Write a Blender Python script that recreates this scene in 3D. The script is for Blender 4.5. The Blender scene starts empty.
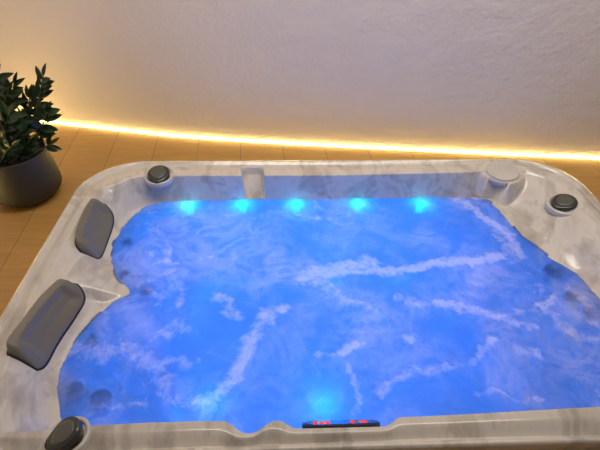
import bpy, bmesh, math, random
from mathutils import Vector, Matrix, noise
random.seed(4)
C = bpy.context.scene.collection
S = bpy.context.scene

# ------------------------------------------------------------------ camera
PITCH, YAW, ROLL = 0.7004, 0.0464, 0.0185
RIM = 0.05; WATER = -0.07
CAM = Vector((-0.222, 0.0, 1.1171 + RIM)); F = 450.0
XL, XR, YF, YB, RAD = -1.1, 1.1, 0.477, 1.7956, 0.2517

def cdir(x, y, z=-1.0):                       # camera-space vector -> world
    c, s = math.cos(ROLL), math.sin(ROLL); x, y = c*x - s*y, s*x + c*y
    fw = -z
    d = Vector((x, fw*math.cos(PITCH) + y*math.sin(PITCH), -fw*math.sin(PITCH) + y*math.cos(PITCH)))
    c, s = math.cos(YAW), math.sin(YAW)
    return Vector((c*d.x + s*d.y, -s*d.x + c*d.y, d.z))
def ray(px, py): return cdir((px-300)/F, -(py-225)/F)
def at(px, py, z=0.0):
    d = ray(px, py); return CAM + d*((z-CAM.z)/d.z)
def aty(px, py, y):
    d = ray(px, py); return CAM + d*((y-CAM.y)/d.y)
cam = bpy.data.objects.new('camera', bpy.data.cameras.new('camera')); C.objects.link(cam)
cam.data.sensor_width = 36; cam.data.lens = 36*F/600; cam.data.clip_start = .01
M = Matrix.Identity(4)
for i, v in enumerate((cdir(1,0,0), cdir(0,1,0), cdir(0,0,1))):
    for j in range(3): M[j][i] = v[j]
M.translation = CAM; cam.matrix_world = M
S.camera = cam
S.view_settings.view_transform = 'Standard'; S.view_settings.look = 'None'
S.view_settings.gamma = 1; S.view_settings.use_curve_mapping = False
S.view_settings.exposure = 0.15

# ------------------------------------------------------------------ materials
class NT:
    def __init__(s, name):
        s.m = bpy.data.materials.new(name); s.m.use_nodes = True; s.t = s.m.node_tree; s.t.nodes.clear()
        s.out = s.n('ShaderNodeOutputMaterial')
    def n(s, typ, **kw):
        nd = s.t.nodes.new(typ)
        for k, v in kw.items():
            if k.startswith('_'): setattr(nd, k[1:], v)
            else:
                nd.inputs[k.replace('__', ' ')].default_value = v
        return nd
    def l(s, a, b): s.t.links.new(a, b)
    def math(s, op, a, b=None, clamp=False):
        nd = s.t.nodes.new('ShaderNodeMath'); nd.operation = op; nd.use_clamp = clamp
        for i, v in enumerate((a, b)):
            if v is None: continue
            if isinstance(v, (int, float)): nd.inputs[i].default_value = v
            else: s.l(v, nd.inputs[i])
        return nd.outputs[0]
    def ramp(s, fac, stops):
        nd = s.t.nodes.new('ShaderNodeValToRGB'); cr = nd.color_ramp
        while len(cr.elements) < len(stops): cr.elements.new(.5)
        for e, (p, c) in zip(cr.elements, stops): e.position = p; e.color = (*c, 1)
        s.l(fac, nd.inputs[0]); return nd.outputs[0]
    def mix(s, fac, a, b, blend='MIX'):
        nd = s.t.nodes.new('ShaderNodeMix'); nd.data_type = 'RGBA'; nd.blend_type = blend
        for i, v in ((0, fac), (6, a), (7, b)):
            if isinstance(v, (int, float)): nd.inputs[i].default_value = v
            elif isinstance(v, tuple): nd.inputs[i].default_value = (*v, 1)
            else: s.l(v, nd.inputs[i])
        return nd.outputs[2]
    def coords(s, scale=(1,1,1), rot=(0,0,0)):
        tc = s.n('ShaderNodeTexCoord'); mp = s.n('ShaderNodeMapping')
        mp.inputs['Scale'].default_value = scale; mp.inputs['Rotation'].default_value = rot
        s.l(tc.outputs['Object'], mp.inputs[0]); return mp.outputs[0]
    def noise(s, vec, scale, detail=4, rough=.5, dist=0):
        nd = s.n('ShaderNodeTexNoise', Scale=scale, Detail=detail, Roughness=rough, Distortion=dist)
        s.l(vec, nd.inputs['Vector']); return nd.outputs['Fac']
    def bump(s, h, strength, dist=.01):
        nd = s.n('ShaderNodeBump', Strength=strength, Distance=dist); s.l(h, nd.inputs['Height']); return nd.outputs[0]
    def pbr(s, col, rough=.5, normal=None, **kw):
        p = s.n('ShaderNodeBsdfPrincipled', Roughness=rough if isinstance(rough, (int,float)) else .5)
        if not isinstance(rough, (int, float)): s.l(rough, p.inputs['Roughness'])
        if isinstance(col, tuple): p.inputs['Base Color'].default_value = (*col, 1)
        else: s.l(col, p.inputs['Base Color'])
        for k, v in kw.items(): p.inputs[k.replace('__', ' ')].default_value = v
        if normal: s.l(normal, p.inputs['Normal'])
        s.l(p.outputs[0], s.out.inputs[0]); return s.m

def plain(name, col, rough, bumpy=0, scale=60, **kw):
    t = NT(name); v = t.coords(); n = t.noise(v, scale)
    c = t.mix(n, tuple(x*.82 for x in col), tuple(min(1, x*1.15) for x in col))
    return t.pbr(c, rough, t.bump(n, bumpy, .002) if bumpy else None, **kw)
def glow(name, col, strength):
    t = NT(name); e = t.n('ShaderNodeEmission', Color=(*col, 1), Strength=strength); t.l(e.outputs[0], t.out.inputs[0]); return t.m

# plaster wall
t = NT('plaster'); v = t.coords()
n1 = t.noise(v, 3, 3); n2 = t.noise(v, 55, 6, .65)
col = t.mix(n1, (.74,.68,.64), (.80,.74,.70))
bh = t.math('ADD', t.math('MULTIPLY', t.noise(v, 14, 3), 1.2), n2)
M_wall = t.pbr(col, .85, t.bump(bh, .75, .005))

# wood planks (seams run away from the camera)
pa, pb = at(112,143), at(96,167); qa, qb = at(332,146.7), at(336,160)
PLANK_ROT = math.radians(-4.0)
t = NT('oak_planks'); v = t.coords(rot=(0,0,math.pi/2 + PLANK_ROT))
br = t.n('ShaderNodeTexBrick', Scale=1.0, _offset=.37)
for k, val in (('Mortar Size', .0016), ('Brick Width', 1.9), ('Row Height', .212), ('Bias', 0), ('Mortar Smooth', .3)): br.inputs[k].default_value = val
br.inputs['Color1'].default_value = (.2,.2,.2,1); br.inputs['Color2'].default_value = (.8,.8,.8,1)
vo = t.n('ShaderNodeVectorMath', _operation='ADD'); vo.inputs[1].default_value = (.3, .085, 0); t.l(v, vo.inputs[0]); t.l(vo.outputs[0], br.inputs['Vector'])
g = t.coords(scale=(1.0, 14, 14), rot=(0,0,math.pi/2 + PLANK_ROT))
grain = t.noise(g, 3.5, 8, .62, .8); fine = t.noise(g, 16, 4, .6)
c = t.ramp(grain, [(.25,(.29,.145,.030)), (.55,(.42,.22,.050)), (.8,(.52,.29,.075))])
c = t.mix(.22, c, t.ramp(fine, [(.3,(.25,.12,.035)), (.7,(.65,.40,.15))]))
c = t.mix(.25, c, t.mix(br.outputs['Color'], (.38,.19,.042), (.58,.33,.09)))
c = t.mix(t.math('MULTIPLY', br.outputs['Fac'], .75), c, (.08,.04,.012))
bh = t.math('SUBTRACT', t.math('MULTIPLY', fine, .12), br.outputs['Fac'])
M_floor = t.pbr(c, .5, t.bump(bh, .35, .002))

# pearl marbled acrylic
t = NT('pearl_acrylic'); v = t.coords(rot=(0,0,.25), scale=(1,.45,1))
n = t.noise(v, 4.5, 5, .55, 2.2); n2 = t.noise(v, 15, 4, .5, 1.5)
m = t.math('ADD', t.math('MULTIPLY', n, .75), t.math('MULTIPLY', n2, .25))
c = t.ramp(m, [(.33,(.42,.37,.315)), (.44,(.57,.525,.455)), (.50,(.70,.65,.575)), (.59,(.65,.60,.53)), (.72,(.48,.435,.37))])
M_shell = t.pbr(c, .2, None, Coat__Weight=.45, Coat__Roughness=.14)
M_cap = plain('white_acrylic', (.62,.585,.53), .22, 0, 8, Coat__Weight=.4, Coat__Roughness=.08)
M_pillow = plain('taupe_foam_rubber', (.20,.178,.128), .36, .10, 220, Coat__Weight=.15, Coat__Roughness=.3)
M_gasket = plain('black_rubber', (.012,.012,.012), .5)
M_knob = plain('black_plastic', (.035,.035,.033), .28, 0, 30, Coat__Weight=.3)
M_knobtop = plain('graphite_plastic', (.10,.10,.085), .32, 0, 30)
M_jet = plain('dark_grey_jet_plastic', (.02,.025,.035), .35)
M_ledlens = glow('cyan_led_lens', (.0,.75,.95), 2.5)
M_strip = glow('warm_led_strip', (1.0,.73,.22), 46)
M_pot = plain('charcoal_ceramic', (.026,.023,.021), .55, .1, 150)
M_soil = plain('potting_soil', (.03,.02,.012), .95, .8, 90)
M_stem = plain('plant_stem', (.045,.075,.02), .5, 0, 40)
t = NT('waxy_leaf'); v = t.coords(); n = t.noise(v, 25, 3)
M_leaf = t.pbr(t.mix(n, (.005,.020,.005), (.014,.046,.010)), .34, None, Coat__Weight=.1)
M_panel = plain('black_glass_panel', (.008,.008,.02), .12, 0, 10)
M_bezel = plain('dark_bezel', (.02,.018,.025), .3)
M_red = glow('red_led_digits', (1.0,.04,.02), 1.6)
M_steel = plain('grey_legend', (.35,.35,.38), .4)

# aerated water : cloudy sheet that scatters the lamps below, foam whiter and denser
t = NT('bubbling_water'); v = t.coords()
foam = t.n('ShaderNodeAttribute', _attribute_name='foam').outputs['Fac']
clear = t.n('ShaderNodeAttribute', _attribute_name='clear').outputs['Fac']
w1 = t.noise(v, 9, 7, .62, 1.4); w2 = t.noise(v, 38, 6, .7, .8); w3 = t.noise(v, 3.2, 4, .55, .6)
fr1 = t.math('MULTIPLY', t.math('SUBTRACT', w1, .5), 2.6)
fr2 = t.math('MULTIPLY', t.math('SUBTRACT', w2, .5), 2.4)
st = t.math('ADD', t.math('ADD', t.math('MULTIPLY', foam, 1.9), t.math('MULTIPLY', fr1, .8)), t.math('SUBTRACT', fr2, .55))
st = t.math('MULTIPLY', t.math('MULTIPLY', t.math('ADD', st, 0, True), .85), t.math('MINIMUM', t.math('MULTIPLY', foam, 3.5), 1.0))
r1 = t.noise(v, 6.5, 6, .6, 1.1)
rid = t.math('SUBTRACT', 1.0, t.math('ABSOLUTE', t.math('SUBTRACT', t.math('MULTIPLY', r1, 2.0), 1.0)))
rid = t.math('MULTIPLY', t.math('SUBTRACT', rid, .74), 4.4, True)
wisp = t.math('MULTIPLY', rid, t.math('MULTIPLY', t.math('SUBTRACT', w3, .38), 2.2, True))
wisp = t.math('MULTIPLY', wisp, t.math('ADD', .60, t.math('MULTIPLY', t.math('ADD', fr2, 0.1, True), .5)))
cloud = t.math('MULTIPLY', t.math('ADD', t.math('SUBTRACT', w3, .45), t.math('MULTIPLY', fr1, .22)), .8, True)
ff = t.math('ADD', t.math('MAXIMUM', st, wisp), cloud, True)
tcol = t.mix(ff, (.38,.58,.95), (.80,.68,.84))
dcol = t.mix(ff, (.07,.12,.26), (.84,.74,.80))
tr = t.n('ShaderNodeBsdfTranslucent'); t.l(tcol, tr.inputs[0])
di = t.n('ShaderNodeBsdfDiffuse'); t.l(dcol, di.inputs[0])
sc = t.n('ShaderNodeMixShader', Fac=.5); t.l(tr.outputs[0], sc.inputs[1]); t.l(di.outputs[0], sc.inputs[2])
tp = t.n('ShaderNodeBsdfTransparent', Color=(.55,.78,1,1))
cf = t.math('ADD', t.math('MULTIPLY', t.math('SUBTRACT', 1.0, ff), .12), t.math('MULTIPLY', clear, .75), clamp=True)
b1 = t.n('ShaderNodeMixShader'); t.l(cf, b1.inputs[0]); t.l(sc.outputs[0], b1.inputs[1]); t.l(tp.outputs[0], b1.inputs[2])
bp = t.bump(t.math('ADD', t.math('MULTIPLY', w2, .5), w1), .28, .010)
gl = t.n('ShaderNodeBsdfGlossy', Color=(1,1,1,1), Roughness=.2); t.l(bp, gl.inputs['Normal'])
t.l(bp, di.inputs['Normal'])
fr = t.n('ShaderNodeFresnel', IOR=1.33); t.l(bp, fr.inputs['Normal'])
b2 = t.n('ShaderNodeMixShader'); t.l(t.math('MULTIPLY', fr.outputs[0], .28), b2.inputs[0]); t.l(b1.outputs[0], b2.inputs[1]); t.l(gl.outputs[0], b2.inputs[2])
t.l(b2.outputs[0], t.out.inputs[0]); M_water = t.m

# ------------------------------------------------------------------ helpers
def obj(name, verts, faces, mat, parent=None, smooth=True, origin=None):
    me = bpy.data.meshes.new(name)
    verts = [Vector(q) for q in verts]
    if origin is not None: verts = [q-origin for q in verts]
    me.from_pydata(verts, [], faces); me.update()
    if smooth: me.polygons.foreach_set('use_smooth', [True]*len(me.polygons))
    me.materials.append(mat)
    bm = bmesh.new(); bm.from_mesh(me); bmesh.ops.recalc_face_normals(bm, faces=bm.faces); bm.to_mesh(me); bm.free()
    o = bpy.data.objects.new(name, me); C.objects.link(o)
    if origin is not None: o.location = origin
    if parent is not None:
        o.parent = parent
        if origin is not None: o.location = origin - world_of(parent)
        else: o.location = -world_of(parent)
    return o
def world_of(o):
    v = Vector((0,0,0))
    while o: v = v + o.location; o = o.parent
    return v
def empty(name, loc, label, cat, group=None):
    o = bpy.data.objects.new(name, None); o.location = loc; o.empty_display_size = .05; C.objects.link(o)
    o['label'] = label; o['category'] = cat
    if group: o['group'] = group
    return o
def tag(o, label=None, cat=None, kind=None, group=None):
    for k, v in (('label', label), ('category', cat), ('kind', kind), ('group', group)):
        if v: o[k] = v
    return o
def lathe(profile, n=40, mtx=None, cap=True):
    vs, fs = [], []
    for r, z in profile:
        for i in range(n):
            a = 2*math.pi*i/n; q = Vector((r*math.cos(a), r*math.sin(a), z)); vs.append(mtx @ q if mtx else q)
    for k in range(len(profile)-1):
        for i in range(n):
            j = (i+1) % n; fs.append((k*n+i, k*n+j, (k+1)*n+j, (k+1)*n+i))
    if cap:
        fs.append(tuple(range(n-1, -1, -1))); fs.append(tuple((len(profile)-1)*n+i for i in range(n)))
    return vs, fs
def box(x0,x1,y0,y1,z0,z1):
    vs = [(x,y,z) for x in (x0,x1) for y in (y0,y1) for z in (z0,z1)]
    return vs, [(0,1,3,2),(4,6,7,5),(0,4,5,1),(2,3,7,6),(0,2,6,4),(1,5,7,3)]
def bevel(o, w=.004, seg=3):
    b = o.modifiers.new('bevel', 'BEVEL'); b.width = w; b.segments = seg; b.limit_method = 'ANGLE'; return o
def frame_at(loc, normal, xhint=Vector((1,0,0))):
    z = normal.normalized(); x = (xhint - z*xhint.dot(z)).normalized(); y = z.cross(x)
    m = Matrix.Identity(4)
    for i, v in enumerate((x,y,z)):
        for j in range(3): m[j][i] = v[j]
    m.translation = loc; return m

# ------------------------------------------------------------------ shell contours
def rrect(x0,x1,y0,y1,r,n=24):
    pts = []
    for cx,cy,a0 in ((x1-r,y1-r,0),(x0+r,y1-r,90),(x0+r,y0+r,180),(x1-r,y0+r,270)):
        for i in range(n+1):
            a = math.radians(a0+90*i/n); pts.append((cx+r*math.cos(a), cy+r*math.sin(a)))
    return pts
CX, CY = 0.05, 1.15
NA = 1440
def polar(pts, smooth=0):
    dense = []
    for i in range(len(pts)):
        a, b = pts[i], pts[(i+1) % len(pts)]
        L = math.hypot(b[0]-a[0], b[1]-a[1]); k = max(1, int(L/.003))
        for j in range(k): dense.append((a[0]+(b[0]-a[0])*j/k, a[1]+(b[1]-a[1])*j/k))
    P = sorted((math.atan2(y-CY, x-CX) % (2*math.pi), math.hypot(x-CX, y-CY)) for x, y in dense)
    P = [(P[-1][0]-2*math.pi, P[-1][1])] + P + [(P[0][0]+2*math.pi, P[0][1])]
    out = []; k = 0
    for i in range(NA):
        a = 2*math.pi*i/NA
        while P[k+1][0] < a: k += 1
        f = (a-P[k][0])/max(1e-9, P[k+1][0]-P[k][0]); out.append(P[k][1]*(1-f)+P[k+1][1]*f)
    for _ in range(smooth): out = [(out[i-1]+2*out[i]+out[(i+1) % NA])/4 for i in range(NA)]
    return out
R_out = polar(rrect(XL,XR,YF,YB,RAD))
# inner edge of the rim, counter-clockwise from the right side
back = [at(px,py,RIM).to_2d() for px,py in ((470,172.5),(400,174),(340,175.5),(290,175.8),(266,175.8),(250,175.9),(239,176),(200,176),(178,176))]
front = [at(px,py,RIM).to_2d() for px,py in ((92,426),(110,425),(150,423),(200,421.5),(226,421.5),(232,425),(238,431),(244,433.8),(253,433.5),(259,431),(266,425),(273,421.5),(281,421),(286,424),(292,428),(300,429),(384,427),(391,424),(396,419),(402,417.5),(440,416),(520,411.5),(600,407))]
B = Vector
inner = [(XR-.080,.75),(XR-.080,1.45),(XR-.095,1.56),(XR-.14,1.64),(XR-.21,1.69),(XR-.30,1.70),(XR-.38,1.690)] + [tuple(p) for p in back] + \
        [(XL+.30,1.675),(XL+.21,1.65),(XL+.13,1.58),(XL+.09,1.49),(XL+.08,1.38),(XL+.08,1.2),(XL+.09,.80),(XL+.115,.66),(XL+.135,.59),(XL+.17,.555)] + [tuple(at(px,py,RIM).to_2d()) for px,py in ((5,434),(40,431))] + [tuple(p) for p in front] + \
        [(XR-.26,front[-1][1]+.005),(XR-.17,.62)]
R_in = polar(inner, 2)
wl = [(600,303),(589,286),(573,271),(547,256),(520,237),(509,222),(500,211),(489,202),(474,198),(430,197.5),(370,198),(300,199),(250,199.5),(200,200.5),(165,202),(147,206),(134,215),(122,228),(114,245),(112,262),(118,278),(129,289),(130,294),(112,302),(92,322),(74,345),(61,368),(57,392),(60,412)]
wl = [tuple(at(px,py,WATER).to_2d()) for px,py in wl]
yfw = at(250,438,WATER).y
wl = [tuple(at(px,py,WATER).to_2d()) for px,py in ((655,430),(662,395),(650,360),(628,328))] + [p for p in wl] + [(wl[-1][0]+.03, yfw+.03), (wl[-1][0]+.09, yfw)] + [(x/10-.65, yfw) for x in range(12)] + [tuple(at(630,445,WATER).to_2d())]
R_w = polar(wl, 3)
R_w = [min(w, r-.016) for w, r in zip(R_w, R_in)]
def sm(t): t = max(0, min(1, t)); return t*t*(3-2*t)
def profile(i):
    ro, ri, rw = R_out[i], R_in[i], R_w[i]
    p = [(ro-.006,-.03),(ro-.002,-.004),(ro,.004),(ro,.036),(ro-.002,.044),(ro-.006,.049),(ro-.011,.050),(ro-.016,.0485),(ro-.020,.0455)]
    w = ro-.020-ri
    for t in [k_/30 for k_ in range(1,31)]: p.append((ro-.020-w*t, .0370 + .0150*sm(t/.70) + .0085*(1-sm(t/.10))))
    d = ri-rw
    for k in range(1, 25):
        t = k/24; wd = sm((d-.04)/.10); lin = .65*(1-wd)
        s = (1-lin)*sm(t) + lin*t
        st_ = .085*wd; s = st_*sm(t/.07) + (1-st_)*s
        s = s*(1-NICHE[i]) + NICHE[i]*(1-(1-t)**5)*.93 + NICHE[i]*.07*sm((t-.6)/.4)
        p.append((ri-d*t, .052 - (.052-WATER)*s))
    rb = rw-.10; 
    for t in (.06,.12,.2,.3,.45,.6,.8,1): p.append((rw-.10*t, WATER-.30*math.sin(t*math.pi/2)))
    for t in (.1,.25,.5,.75,1): p.append((rb-(rb-rb*.80)*t, WATER-.30-.06*t))
    rs = rb*.80
    for t in (.15,.3,.5,.7,.85,1): p.append((rs-.06*t, WATER-.36-.34*sm(t)))
    p.append((rs*.4, WATER-.71)); p.append((.002, WATER-.715))
    return p
NX0, NX1 = at(242,176,RIM).x, at(263,176,RIM).x
NICHE = [0]*NA
PROF = [profile(i) for i in range(NA)]
def dents(x, y, z):      # recess under the round lid, raised collars under the knobs
    for (cx, cy, r, h) in DENT:
        d = math.hypot(x-cx, y-cy)/r
        if d < 1: z += h*sm((1-d)*1.6)
    if y > 1.55 and NX0-.02 < x < NX1+.03:      # scooped slot in the far wall
        yb = at(250,165.6,RIM).y; sh = (yb-y)*.16 - .010
        r_ = .018; dx = max(0, abs(x-sh-(NX0+NX1)/2)-(NX1-NX0)/2+r_); dy = max(0, y-(yb-r_))
        e = r_ - math.hypot(dx, dy)
        m = sm((e+.003)/.007)
        fl_ = -.066 + .075*max(0, (y-1.655)/(yb-1.655))
        z = z*(1-m) + min(z, fl_)*m
    d = math.hypot(x-LID.x, y-LID.y)            # flat boss carrying the round lid
    if d < .11: m = sm((.108-d)/.026); z = z*(1-m) + max(z, .047)*m
    return z
LID = at(503, 170.5, .060)
DENT = []
def shell_z(x, y):
    a = (math.atan2(y-CY, x-CX) % (2*math.pi))/(2*math.pi)*NA; i = int(a) % NA; r = math.hypot(x-CX, y-CY)
    p = PROF[i]
    if r > p[3][0]: return -1
    for k in range(3, len(p)-1):
        if p[k+1][0] <= r <= p[k][0]:
            f = (p[k][0]-r)/max(1e-6, p[k][0]-p[k+1][0]); return dents(x, y, p[k][1]*(1-f)+p[k+1][1]*f)
    return p[-1][1]
def hit(px, py):
    d = ray(px, py).normalized(); q = CAM + d*.3
    for k in range(6000):
        q = q + d*.001
        if shell_z(q.x, q.y) >= q.z: return q
    return q
def nrm(q, e=.02):
    return Vector((shell_z(q.x-e,q.y)-shell_z(q.x+e,q.y), shell_z(q.x,q.y-e)-shell_z(q.x,q.y+e), 2*e)).normalized()
tub = empty('hot_tub', (0, 1.15, 0), 'white marbled acrylic hot tub sunk into the wooden floor, full of blue lit water', 'hot tub')
vs, fs = [], []
NP = len(PROF[0])
for i in range(NA):
    a = 2*math.pi*i/NA; ca, sa = math.cos(a), math.sin(a)
    for r, z in PROF[i]:
        x, y = CX+r*ca, CY+r*sa; vs.append((x, y, dents(x, y, z) if z > -.06 and z < .06 else z))
for i in range(NA):
    j = (i+1) % NA
    for k in range(NP-1): fs.append((i*NP+k, j*NP+k, j*NP+k+1, i*NP+k+1))
shell = obj('shell', vs, fs, M_shell, tub, origin=Vector((0,1.15,0)))
shell['label'] = 'white marbled acrylic shell'

# ------------------------------------------------------------------ headrests
def spline(pts, n):
    L = [0]
    for a, b in zip(pts, pts[1:]): L.append(L[-1]+math.hypot(a[0]-b[0], a[1]-b[1]))
    out = []
    for i in range(n):
        s = L[-1]*i/(n-1); k = 0
        while k < len(pts)-2 and L[k+1] < s: k += 1
        u = (s-L[k])/max(1e-9, L[k+1]-L[k])
        p = [pts[max(0,k-1)], pts[k], pts[k+1], pts[min(len(pts)-1,k+2)]]
        out.append(tuple(.5*((2*p[1][c])+(-p[0][c]+p[2][c])*u+(2*p[0][c]-5*p[1][c]+4*p[2][c]-p[3][c])*u*u+(-p[0][c]+3*p[1][c]-3*p[2][c]+p[3][c])*u**3) for c in (0,1)))
    return out
def headrest(outer, inn, lab):
    n, m = 44, 26
    def sm3(P):
        for _ in range(6): P = [P[0]] + [(P[k-1]+P[k]*2+P[k+1])/4 for k in range(1,len(P)-1)] + [P[-1]]
        return P
    A3 = sm3([hit(*p) for p in spline(outer, n)]); B3 = sm3([hit(*p) for p in spline(inn, n)])
    A = [p.to_2d() for p in A3]; Bp = [p.to_2d() for p in B3]
    def grid(grow, top):
        vs = []
        for i in range(n):
            u = i/(n-1)
            for j in range(m):
                v = j/(m-1)
                vv = .5 + (v-.5)*(1+grow)*(1-.30*abs(2*u-1)**7)
                x, y = A[i].x*(1-vv)+Bp[i].x*vv, A[i].y*(1-vv)+Bp[i].y*vv
                if grow:
                    ex, ey = (A[-1]-A[0]).normalized(); g = (u-.5)*2*.005; x += ex*g; y += ey*g
                base = max(shell_z(x,y), -.09)
                if top:
                    eu = min(1, min(u, 1-u)/.10); ev = min(1, min(v, 1-v)/.16)
                    edge = math.sqrt(max(0, 1-(1-eu)**2))*math.sqrt(max(0, 1-(1-ev)**2))
                    prof = .040 - .024*sm((v-.40)/.55)
                    scoop = .022*sm((v-.36)/.07)*sm((1.10-v)/.16)*sm((u-.14)/.05)*sm((.86-u)/.05)
                    z = A3[i].z*(1-v)+B3[i].z*v
                    z = max(base, z-.004) + edge*(prof - scoop)
                    z = max(z, base+.004+.004*edge)
                else: z = min(base, .03)-.02 if not grow else base+.002
                vs.append((x, y, z))
        return vs
    top = grid(0, True); bot = grid(0, False)
    N = n*m; fs = []
    def q(i,j,o=0): return o+i*m+j
    for i in range(n-1):
        for j in range(m-1):
            fs.append((q(i,j),q(i+1,j),q(i+1,j+1),q(i,j+1))); fs.append((q(i,j,N),q(i,j+1,N),q(i+1,j+1,N),q(i+1,j,N)))
    for i in range(n-1):
        for j in (0, m-1): fs.append((q(i,j),q(i+1,j),q(i+1,j,N),q(i,j,N)))
    for j in range(m-1):
        for i in (0, n-1): fs.append((q(i,j),q(i,j+1),q(i,j+1,N),q(i,j,N)))
    c = Vector((sum(p.x for p in A)/n, sum(p.y for p in A)/n, .04))
    h = obj('headrest', top+bot, fs, M_pillow, tub, origin=c); h['label'] = lab
    # black rubber seat around the cushion
    g = grid(.085, False); up = [(x,y,z+.0) for x,y,z in g]; dn = [(x,y,z-.012) for x,y,z in g]
    obj('rubber_gasket', up+dn, fs, M_gasket, h, origin=c)
headrest([(93,203),(85,215),(79,229),(76,242),(78,251)], [(108,207),(113,216),(112,228),(106,245),(101,260)], 'smaller far taupe cushion headrest')
headrest([(62,283),(46,298),(29,318),(15,338),(5,354)], [(80,286),(85,299),(73,320),(57,344),(43,373)], 'larger near taupe cushion headrest')

# ------------------------------------------------------------------ knobs, lid
def knob(px, py, r, lab, turn, zoff=0, tilt=None, wedge=.014, collar=1.45):
    q = hit(px, py); n = nrm(q, .04); 
    if tilt is not None: n = Vector(tilt).normalized()
    h = Vector((math.cos(turn), math.sin(turn), 0)); mc = frame_at(q, Vector(tilt), h)
    m = frame_at(q + n*zoff, n, h)
    v, f = lathe([(r*collar, -.02), (r*collar, .000), (r*collar*.96, .003), (r*collar*.88, .0045), (r*1.14, .003), (r*1.06, -.008)], 56, mc, cap=False)
    col = obj('knob_collar', v, f, M_cap, tub, origin=q); col['label'] = 'white collar'
    b, f = lathe([(r*.98, -.01), (r*.98, .002), (r, .003), (r, .009), (r*.95, .013), (r*.80, .015)], 56)
    vs = []
    for w in b:
        x, y, z = w
        if z > .008: z += wedge*(x/r)
        ex = 1 + .22*max(0, -x/r)          # teardrop grip
        vs.append(m @ Vector((x*ex, y*(1-.12*max(0, -x/r)), z)))
    kb = obj('diverter_knob', vs, f, M_knob, tub, origin=q); kb['label'] = lab
    b, f = lathe([(r*.72, .0145), (r*.70, .0175), (r*.5, .0185), (r*.2, .019)], 56); vs = []
    for w in b:
        x, y, z = w; ex = 1 + .22*max(0, -x/r); vs.append(m @ Vector((x*ex, y*(1-.12*max(0,-x/r)), z + wedge*(x/r))))
    obj('grip_face', vs, f, M_knobtop, kb, origin=q)
knob(159, 175, .048, 'black round knob in the far left corner', math.radians(90), wedge=.004, tilt=(.0,-.15,1), collar=1.32)
knob(564, 204, .048, 'black round knob on the right corner', math.radians(20), wedge=.004, tilt=(-.12,-.05,1), zoff=.004)
knob(67, 437, .040, 'black tilted knob in the near left corner', math.radians(35), wedge=.012, tilt=(-.10,.1,1), zoff=.006, collar=1.4)
q = LID - Vector((0,0,.010)); n = Vector((-.02,-.04,1)).normalized(); m = frame_at(q, n)
v, f = lathe([(.068,-.03),(.070,.004),(.069,.008),(.064,.0105),(.058,.0095),(.054,.0085),(.045,.0105),(.025,.012),(.004,.0125)], 60, m)
o = obj('round_lid', v, f, M_cap, tub, origin=q); o['label'] = 'white round lid in the far right corner'
v, f = lathe([(.078,-.014),(.078,-.002),(.075,.001),(.0725,-.006)], 60, m, cap=False)
obj('lid_seat', v, f, M_cap, o, origin=q)

# ------------------------------------------------------------------ control panel on the inner slope of the near rim
pc = at(342.5, 424.5, .040); slope = math.radians(56)
n = Vector((0, math.sin(slope), math.cos(slope))); m = frame_at(pc, n, Vector((1,0,0)))
def slab(w, h, r, z0, z1, cx=0, cy=0, nseg=10):
    pts = rrect(cx-w/2, cx+w/2, cy-h/2, cy+h/2, r, nseg); k = len(pts)
    vs = [m @ Vector((x,y,z0)) for x,y in pts] + [m @ Vector((x,y,z1)) for x,y in pts]
    return vs, [tuple(range(k-1,-1,-1)), tuple(range(k,2*k))] + [(i,(i+1)%k,k+(i+1)%k,k+i) for i in range(k)]
v, f = slab(.205, .085, .040, -.016, .0, cy=.0425-.006)
cp = bevel(obj('control_panel', v, f, M_bezel, tub, False, origin=pc), .003); cp['label'] = 'dark control panel with red display'
v, f = slab(.190, .072, .034, .0, .0012, cy=.0365); obj('panel_glass', v, f, M_panel, cp, False, origin=pc)
def strokes(cx, cy, wd, ht, segs, mat, nm):
    vs, fs = [], []
    for (x0,y0,x1,y1) in segs:
        a = slab((x1-x0)*wd, (y1-y0)*ht, .0004, .0010, .0022, cx+(x0+x1)/2*wd, cy+(y0+y1)/2*ht, 1)
        b = len(vs); vs += a[0]; fs += [tuple(i+b for i in q) for q in a[1]]
    return obj(nm, vs, fs, mat, cp, False, origin=pc)
seg7 = {'top':(0,.88,1,1),'mid':(0,.44,1,.56),'bot':(0,0,1,.12),'tl':(0,.5,.2,1),'tr':(.8,.5,1,1),'bl':(0,0,.2,.5),'br':(.8,0,1,.5)}
def digits(x0, y0, w, h, names):
    allseg = []
    for k, nm in enumerate(names):
        for s in nm.split(): a = seg7[s]; allseg.append((a[0]+k*1.45, a[1], a[2]+k*1.45, a[3]))
    return strokes(x0, y0, w, h, allseg, M_red, 'lit_digits')
digits(-.072, .014, .011, .030, ['top mid bot tr bl', 'top tl tr bot bl br mid', 'top mid bot tl br'])
digits(.024, .014, .011, .030, ['top mid bot tl br tr', 'tr br', 'top tl bl bot mid'])
strokes(-.078, .050, .05, .008, [(0,0,.5,1),(.6,0,1,1)], M_steel, 'printed_legend')
strokes(.030, .050, .05, .008, [(0,0,.4,1),(.5,0,1,1)], M_steel, 'printed_legend')

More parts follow.
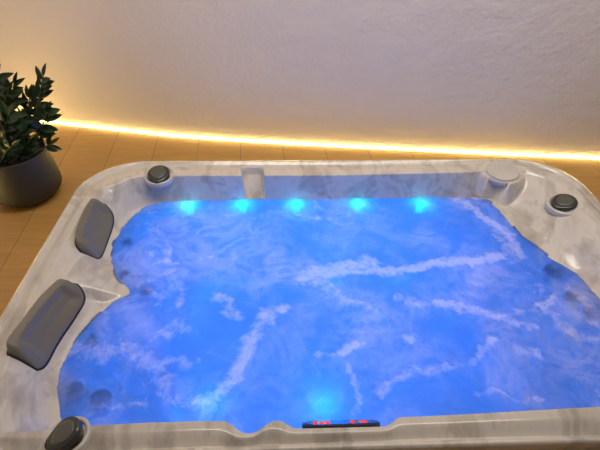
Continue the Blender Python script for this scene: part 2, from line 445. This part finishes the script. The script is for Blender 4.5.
# ------------------------------------------------------------------ underwater jets and LED lenses
def below(px, py, depth):           # just under the water on the line of sight
    return at(px, py, WATER-depth)
for px, py, r in ((127,243,.022),(124,274,.020),(147,291,.024),(88,340,.028),(76,388,.022),(102,398,.030),(552,271,.034),(571,297,.026),(590,312,.024)):
    p = below(px, py, .035); n = Vector((CX-p.x, CY-p.y, 0)).normalized()*.5 + Vector((0,-.1,1)); m = frame_at(p, n)
    v, f = lathe([(r,-.05),(r,0),(r*.92,.006),(r*.72,.006),(r*.62,-.004),(r*.35,-.006),(r*.28,.002),(r*.1,.003)], 32, m)
    jt = obj('water_jet', v, f, M_jet, tub, origin=p); jt['label'] = 'dark round jet nozzle under the water'
LED = ((190,209.5),(243,208.5),(296,208.5),(357,207.5),(419,208))
def point(name, loc, col, e, r):
    l = bpy.data.lights.new(name, 'POINT'); l.color = col; l.energy = e; l.shadow_soft_size = r
    o = bpy.data.objects.new(name, l); o.location = loc; C.objects.link(o); return o
for px, py in LED:
    p = below(px, py+1, .045); m = frame_at(p, Vector((0,-.8,.6)))
    v, f = lathe([(.024,-.05),(.024,0),(.021,.004),(.017,.004)], 32, m, cap=False)
    hs = obj('lamp_housing', v, f, M_cap, tub, origin=p)
    v, f = lathe([(.0165,.000),(.014,.006),(.008,.009),(.002,.010)], 32, m)
    ln = obj('lamp_lens', v, f, M_ledlens, hs, origin=p); ln['label'] = 'glowing cyan lens'
    point('underwater_led', m @ Vector((0,0,.022)), (.0,.75,.9), .30, .02)

# ------------------------------------------------------------------ water
STREAK = [
 ([(300,277),(318,273),(338,270),(352,265),(372,262)],9,.75), ([(338,272),(356,272),(376,268),(396,273),(412,268),(432,264),(470,261),(500,256)],5,.8),
 ([(312,279),(330,290),(345,302)],9,.55), ([(345,300),(365,306),(383,314)],4,.5), ([(396,298),(410,304),(424,308)],4,.5),
 ([(272,312),(258,328),(250,346),(241,362),(231,386),(214,398),(196,404)],8,.65), ([(231,386),(205,402),(180,396),(166,386),(158,364),(176,360),(190,362)],7,.35),
 ([(166,386),(172,400),(190,408),(205,405)],9,.4), ([(268,311),(285,309)],7,.45),
 ([(122,268),(145,266),(168,263),(192,263),(213,255)],4,.5), ([(168,241),(167,262)],5,.5), ([(187,273),(176,280),(181,292),(178,300)],6,.5),
 ([(136,284),(155,278),(172,273),(187,272)],5,.4), ([(150,290),(158,296),(154,305)],6,.4), ([(217,298),(228,300),(226,312),(236,318)],6,.4),
 ([(170,335),(178,330),(185,332)],5,.5),
 ([(455,197),(468,204),(478,214),(492,224),(508,236),(519,256)],6,.75), ([(462,206),(466,199),(477,199),(480,206),(474,212)],3,.5), ([(492,225),(500,240),(516,258)],4,.4),
 ([(440,268),(455,262),(480,262),(505,254)],4,.5), ([(440,305),(467,308),(482,312),(493,320),(505,318)],5,.7), ([(493,320),(517,324),(535,326)],4,.45),
 ([(536,312),(552,313),(560,325),(576,336)],6,.6), ([(540,308),(556,298)],4,.7), ([(565,288),(578,292),(586,305),(596,322)],7,.6), ([(515,312),(530,311)],3,.4),
 ([(340,354),(350,348),(356,344)],5,.8), ([(362,332),(364,342)],5,.5), ([(380,396),(386,386),(394,380),(410,371),(428,369),(452,369)],5,.6),
 ([(346,366),(352,376),(361,384),(360,400),(355,412)],4,.4), ([(322,356),(336,355)],4,.35), ([(402,340),(412,336)],5,.4),
 ([(482,350),(492,344),(504,340),(520,346),(535,352)],6,.55), ([(478,394),(498,390),(515,396),(545,401)],3,.5), ([(563,328),(575,336),(590,342),(600,344)],4,.6),
 ([(455,368),(470,360),(480,352)],5,.4), ([(590,375),(600,392)],4,.5), ([(300,184+30),(330,220),(350,226)],4,.35), ([(345,215),(352,226)],4,.5),
 ([(120,230),(140,214),(165,207),(190,215)],10,.25), ([(118,285),(135,300),(130,325),(115,345)],10,.25), ([(75,350),(100,352),(125,350),(145,360),(158,372),(170,388)],10,.42), ([(152,340),(165,330),(178,322)],5,.4), ([(110,312),(100,330),(112,345)],6,.3), ([(150,225),(160,240),(150,255)],6,.3), ([(85,405),(110,408),(140,406)],4,.3),
 ([(225,214),(250,217),(280,213)],4,.3), ([(505,262),(530,268),(540,285),(520,300)],10,.2), ([(120,370),(135,362),(148,372),(150,392),(140,405)],6,.25),
]
SW = []
for pts, wpx, s in STREAK:
    s = min(.85, s*1.4) if s < .5 else min(.95, s*1.1)
    W = [at(*p, WATER).to_2d() for p in pts]
    for (a, b), (pa_, pb_) in zip(zip(W, W[1:]), zip(pts, pts[1:])):
        sc_ = (pa_[1]+148)*.76/1.237
        SW.append((a.x, a.y, b.x, b.y, wpx/sc_, s))
CL = [(below(px,py,0).x, below(px,py,0).y, r, s) for px,py,r,s in
      [(127,243,.026,.6),(124,274,.024,.6),(147,291,.026,.6),(88,340,.034,.6),(76,388,.026,.5),(102,398,.036,.45),(552,270,.04,.6),(571,297,.034,.6),(590,312,.028,.6)]
      + [(a,b,.034,.35) for a,b in LED]]
CELL = {}
def put(d, x0, x1, y0, y1, it):
    for i in range(int(math.floor(x0/.1)), int(math.floor(x1/.1))+1):
        for j in range(int(math.floor(y0/.1)), int(math.floor(y1/.1))+1): d.setdefault((i,j), []).append(it)
for s_ in SW:
    w = s_[4]*2.3+.04; put(CELL, min(s_[0],s_[2])-w, max(s_[0],s_[2])+w, min(s_[1],s_[3])-w, max(s_[1],s_[3])+w, s_)
DX = .0042
nx, ny = int(2.2/DX), int(1.3/DX)
idx = {}; vs = []; fo = []; cl = []
for i in range(nx+1):
    x = -1.1+i*DX
    for j in range(ny+1):
        y = YF+.02+j*DX
        a = (math.atan2(y-CY, x-CX) % (2*math.pi))/(2*math.pi)*NA
        if math.hypot(x-CX, y-CY) > R_w[int(a) % NA]+.015: continue
        z = WATER + .007*noise.noise((x*7,y*7,0)) + .004*noise.noise((x*19,y*19,3)) + .0018*noise.noise((x*55,y*55,6))
        wx = x + .022*noise.noise((x*12,y*12,9)) + .012*noise.noise((x*45,y*45,1)); wy = y + .022*noise.noise((x*12,y*12,19)) + .012*noise.noise((x*45,y*45,11))
        f_ = 0
        for (ax,ay,bx,by,w,s) in CELL.get((math.floor(wx/.1), math.floor(wy/.1)), ()):
            dx, dy = bx-ax, by-ay; tt = max(0, min(1, ((wx-ax)*dx+(wy-ay)*dy)/(dx*dx+dy*dy+1e-12)))
            d = math.hypot(wx-ax-dx*tt, wy-ay-dy*tt)/w
            if d < 2.3: f_ = max(f_, s*(1-sm(d/2.3)))
        c_ = 0
        for (cx,cy,r,s) in CL:
            d = math.hypot(wx-cx, wy-cy)/r
            if d < 1.6: c_ = max(c_, s*(1-sm(d/1.6)))
        idx[(i,j)] = len(vs); vs.append((x,y,z+.004*f_)); fo.append(f_); cl.append(c_)
fs = []
for (i,j), a in idx.items():
    b, c, d = idx.get((i+1,j)), idx.get((i+1,j+1)), idx.get((i,j+1))
    if b is not None and c is not None and d is not None: fs.append((a,b,c,d))
wat = obj('water', vs, fs, M_water, None, origin=Vector((0,1.15,WATER)))
for nm, dat in (('foam', fo), ('clear', cl)):
    at_ = wat.data.attributes.new(nm, 'FLOAT', 'POINT'); at_.data.foreach_set('value', dat)
tag(wat, 'bubbling blue lit water with white foam streaks filling the hot tub', 'water', 'stuff')

# ------------------------------------------------------------------ room
hole = rrect(XL+.012, XR-.012, YF+.012, YB-.012, RAD-.012, 12)
WALL = [at(24,118.5), at(53,122.6), at(110,129), at(150,133.3), at(175,136.2), at(215,139.4), at(300,144.2), at(440,151.4), at(600,158.4)]
wl0 = WALL[0]; d1 = (WALL[2]-WALL[1]).normalized(); d2 = (WALL[8]-WALL[6]).normalized()
kink = WALL[4]
P0 = kink - d1*(kink.x-wl0.x)/d1.x; P3 = kink + d2*2.9
raw = [P0, WALL[2], WALL[3], WALL[4], WALL[5], WALL[6], WALL[7], WALL[8], WALL[8]+d2*1.2]
line = []
for a_, b_ in zip(raw, raw[1:]): line += [a_.lerp(b_, k/6) for k in range(6)]
line.append(raw[-1])
for _ in range(30): line = [line[0]] + [(line[k-1]+line[k]*2+line[k+1])/4 for k in range(1,len(line)-1)] + [line[-1]]
P3 = line[-1]
bm = bmesh.new()
outerp = [(q.x, q.y) for q in line] + [(P3.x, -1.6), (P0.x-.35*(P0.y+1.6)*0 - .0, -1.6)]
def loop(pts): 
    vv = [bm.verts.new((x,y,0)) for x,y in pts]
    return [bm.edges.new((vv[i], vv[(i+1) % len(vv)])) for i in range(len(vv))]
es = loop(outerp) + loop(hole)
bmesh.ops.triangle_fill(bm, edges=es, use_beauty=True)
bmesh.ops.recalc_face_normals(bm, faces=bm.faces)
for f_ in bm.faces:
    if f_.normal.z < 0: f_.normal_flip()
me = bpy.data.meshes.new('floor'); bm.to_mesh(me); bm.free(); me.materials.append(M_floor)
fl = bpy.data.objects.new('floor', me); C.objects.link(fl); fl['kind'] = 'structure'
def wall(name, pts, thick, H=2.5):
    vs, fs = [], []; n = len(pts)
    nr = [Vector((-(pts[min(i+1,n-1)]-pts[max(i-1,0)]).y, (pts[min(i+1,n-1)]-pts[max(i-1,0)]).x, 0)).normalized()*thick for i in range(n)]
    for i, p in enumerate(pts):
        for q in (p, p+nr[i]):
            for z in (0, H): vs.append((q.x, q.y, z))
    for i in range(n-1):
        a, b = i*4, i*4+4; fs += [(a,b,b+1,a+1),(a+2,a+3,b+3,b+2),(a,a+2,b+2,b),(a+1,b+1,b+3,a+3)]
    fs += [(0,1,3,2), ((n-1)*4,(n-1)*4+2,(n-1)*4+3,(n-1)*4+1)]
    o = obj(name, vs, fs, M_wall, smooth=False); o['kind'] = 'structure'; return o
wall('wall_back', line, .12)
LW = [Vector((P0.x, -1.6, 0)), P0.copy()]
wall('wall_left', LW, .12)

def strip(pts, off, w, h):
    vs, fs = [], []; n = len(pts)
    for i, p in enumerate(pts):
        tdir = (pts[min(i+1,n-1)]-pts[max(i-1,0)]).normalized(); nn = Vector((tdir.y, -tdir.x, 0))
        for dd, z in ((off, .001), (off+w, .001), (off+w, h*.55), (off+w*.5, h), (off, h)): q = p+nn*dd; vs.append((q.x, q.y, z))
    for i in range(n-1):
        for k in range(5): fs.append((i*5+k, i*5+(k+1)%5, (i+1)*5+(k+1)%5, (i+1)*5+k))
    fs += [(0,1,2,3,4), tuple((n-1)*5+k for k in (4,3,2,1,0))]
    return vs, fs
v, f = strip(line, .002, .005, .005)
o = obj('led_strip', v, f, M_strip); tag(o, 'glowing warm yellow light strip along the foot of the back wall', 'light strip')
v, f = strip([Vector((P0.x,-.6,0)), P0+Vector((0,-.015,0))], .002, .008, .009)
o = obj('led_strip', v, f, M_strip); tag(o, 'warm light strip along the foot of the left wall, mostly hidden behind the plant', 'light strip')

# ------------------------------------------------------------------ potted plant
pb_ = at(31, 194, 0); PX, PY = pb_.x, pb_.y
plant = empty('potted_plant', (PX, PY, 0), 'dark green plant with glossy leaves in a charcoal grey pot on the wooden floor', 'plant')
T = Matrix.Translation(Vector((PX, PY, 0)))
v, f = lathe([(.03,.001),(.085,.001),(.098,.003),(.112,.012),(.132,.034),(.139,.05),(.1395,.07),(.136,.11),(.131,.16),(.128,.205),(.1275,.212),(.125,.216),(.121,.214),(.120,.205),(.119,.185)], 72, T)
pot = obj('pot', v, f[:-1], M_pot, plant, origin=Vector((PX,PY,0))); pot['label'] = 'charcoal grey tapered pot'
v, f = lathe([(.119,.186),(.09,.190),(.05,.193),(.005,.195)], 40, T)
obj('soil', v, f, M_soil, plant, origin=Vector((PX,PY,0)))
def leaf(bv, bf, base, d, up, L, W):
    d = d.normalized(); s = d.cross(up)
    if s.length < .05: s = d.cross(Vector((1,0,0)))
    s.normalize(); nn = s.cross(d).normalized(); o = len(bv); n = 8
    for i in range(n+1):
        t_ = i/n; w = W*.5*math.sin(math.pi*min(1,t_**.8))**.75 if 0 < t_ < 1 else .0006
        c = base + d*L*t_ - nn*(L*.16*t_*t_)
        for k in (-1,-.5,0,.5,1): bv.append(c + s*w*k + nn*abs(k)*w*.28)
    for i in range(n):
        for k in range(4): bf.append((o+i*5+k, o+i*5+k+1, o+i*5+5+k+1, o+i*5+5+k))
def tube(pts, r0, r1, k=8):
    vs, fs = [], []; n = len(pts)
    for i, p in enumerate(pts):
        t_ = (pts[min(n-1,i+1)]-pts[max(0,i-1)]).normalized(); x = t_.cross(Vector((.3,1,.1))).normalized(); y = t_.cross(x)
        r = r0+(r1-r0)*i/(n-1)
        for a in range(k): an = 2*math.pi*a/k; vs.append(p + x*r*math.cos(an) + y*r*math.sin(an))
    for i in range(n-1):
        for a in range(k): fs.append((i*k+a, i*k+(a+1)%k, (i+1)*k+(a+1)%k, (i+1)*k+a))
    fs.append(tuple(range(k))); fs.append(tuple((n-1)*k+a for a in range(k)))
    return vs, fs
def stem(bx, by, tip, bow, start=.35, pairs=8, L=.06, W=.026, seed=0, endL=.05):
    rnd = random.Random(seed)
    a = Vector((PX+bx, PY+by, .185)); c = (a+tip)/2 + bow; n = 22
    pts = [a*(1-t_)**2 + c*2*t_*(1-t_) + tip*t_*t_ for t_ in [i/(n-1) for i in range(n)]]
    v, f = tube(pts, .0055, .0022); st = obj('stem', v, f, M_stem, plant, origin=a)
    bv, bf = [], []
    for p in range(pairs):
        t_ = start + (1-start)*(p+.3)/pairs; fi = t_*(n-1); i = min(n-2, int(fi)); q = pts[i].lerp(pts[i+1], fi-i)
        td = (pts[i+1]-pts[i]).normalized(); sd = td.cross(Vector((rnd.uniform(-.5,.5), 1, rnd.uniform(-.2,.2)))).normalized()
        for sg in (-1, 1):
            qq = q + td*rnd.uniform(-.006,.006)
            d = sd*sg*.75 + td*rnd.uniform(.6,1.3) + Vector((rnd.uniform(-.25,.25), rnd.uniform(-.4,.4), rnd.uniform(-.1,.1)))
            leaf(bv, bf, qq, d, td*-.3 + Vector((rnd.uniform(-.3,.3), -.7, .8)), L*rnd.uniform(.85,1.25)*(1-.25*abs(t_-.6)), W*rnd.uniform(.7,1.0))
    leaf(bv, bf, pts[-1], pts[-1]-pts[-2], Vector((0,-1,.4)), endL, W*.5)
    lv = obj('leaves', bv, bf, M_leaf, st, origin=a)
for bx, by, tx, ty, dy, bow, st_, pr, L, W, sd in (
    (.010,.02, 43,76, .03, (.03,0,.0), .42, 8, .055,.028, 1),
    (.045,.0, 47,112, -.01, (.03,0,.02), .45, 4, .062,.040, 2),
    (-.02,.03, 14,84, .05, (-.01,0,.02), .35, 8, .062,.028, 3),
    (-.04,-.02, -4,76, -.02, (-.03,0,.04), .30, 9, .066,.030, 4),
    (-.06,.03, -22,70, .05, (-.04,0,.04), .30, 9, .066,.030, 5),
    (-.02,-.05, 10,112, -.09, (.0,-.02,.03), .25, 7, .066,.034, 6),
    (-.07,-.03, -28,100, -.07, (-.04,0,.03), .25, 8, .066,.034, 7),
    (.0,-.06, 20,132, -.07, (.0,-.02,.03), .2, 5, .060,.034, 8),
    (-.05,.05, 2,100, .06, (.0,.02,.03), .25, 7, .062,.030, 9),
    (.03,-.03, 30,140, -.05, (.0,-.01,.02), .2, 4, .055,.032, 10),
    (.06,-.01, 50,144, -.01, (.02,0,.01), .6, 2, .055,.030, 11),
    (-.08,-.05, -20,130, -.10, (-.03,0,.03), .2, 6, .062,.034, 12),
    (-.03,-.07, 2,138, -.09, (.0,0,.02), .2, 5, .058,.034, 13),
    (.02,.06, 30,96, .06, (.01,0,.02), .3, 7, .060,.030, 14),
    (-.05,-.01, 8,92, .0, (-.01,0,.03), .3, 8, .062,.028, 15),
    (.0,-.03, 22,118, -.03, (.01,0,.02), .25, 6, .058,.030, 16),
    (-.02,-.08, 12,146, -.10, (.0,0,.02), .2, 4, .055,.032, 17)):
    stem(bx, by, aty(tx, ty, PY+dy), Vector(bow), st_, pr, L, W, sd)

# ------------------------------------------------------------------ underwater LEDs, added water fills and added wall wash
for x, y, z, e in ((-.55,.85,-.45,7.5),(-.5,1.4,-.42,8.5),(0,.85,-.5,8),(0,1.45,-.42,11),(.40,.82,-.5,5),(.35,1.45,-.42,6.5)):
    point('blue_water_fill', (x,y,z), (.02,.215,1.0), e*.61, .14)  # added blue fill points, light the water evenly from below
for px, e in ((322,.30),(213,.16)):
    p = at(px, 412, WATER-.05); point('underwater_led', p, (.0,.5,1.0), e, .02)
def area(name, loc, rot, sx, sy, e, col):
    l = bpy.data.lights.new(name, 'AREA'); l.shape = 'RECTANGLE'; l.size = sx; l.size_y = sy; l.energy = e; l.color = col
    o = bpy.data.objects.new(name, l); o.location = loc; o.rotation_euler = rot; C.objects.link(o); return o
area('wall_wash_fill', (.3, 1.30, 2.45), (.72,0,0), 2.6, .4, 42, (1.0,.90,.80))  # added unseen fill, tilted at the back wall to brighten it
w = bpy.data.worlds.new('room_ambient'); S.world = w; w.use_nodes = True
w.node_tree.nodes['Background'].inputs[0].default_value = (1.0,.91,.88,1); w.node_tree.nodes['Background'].inputs[1].default_value = .10
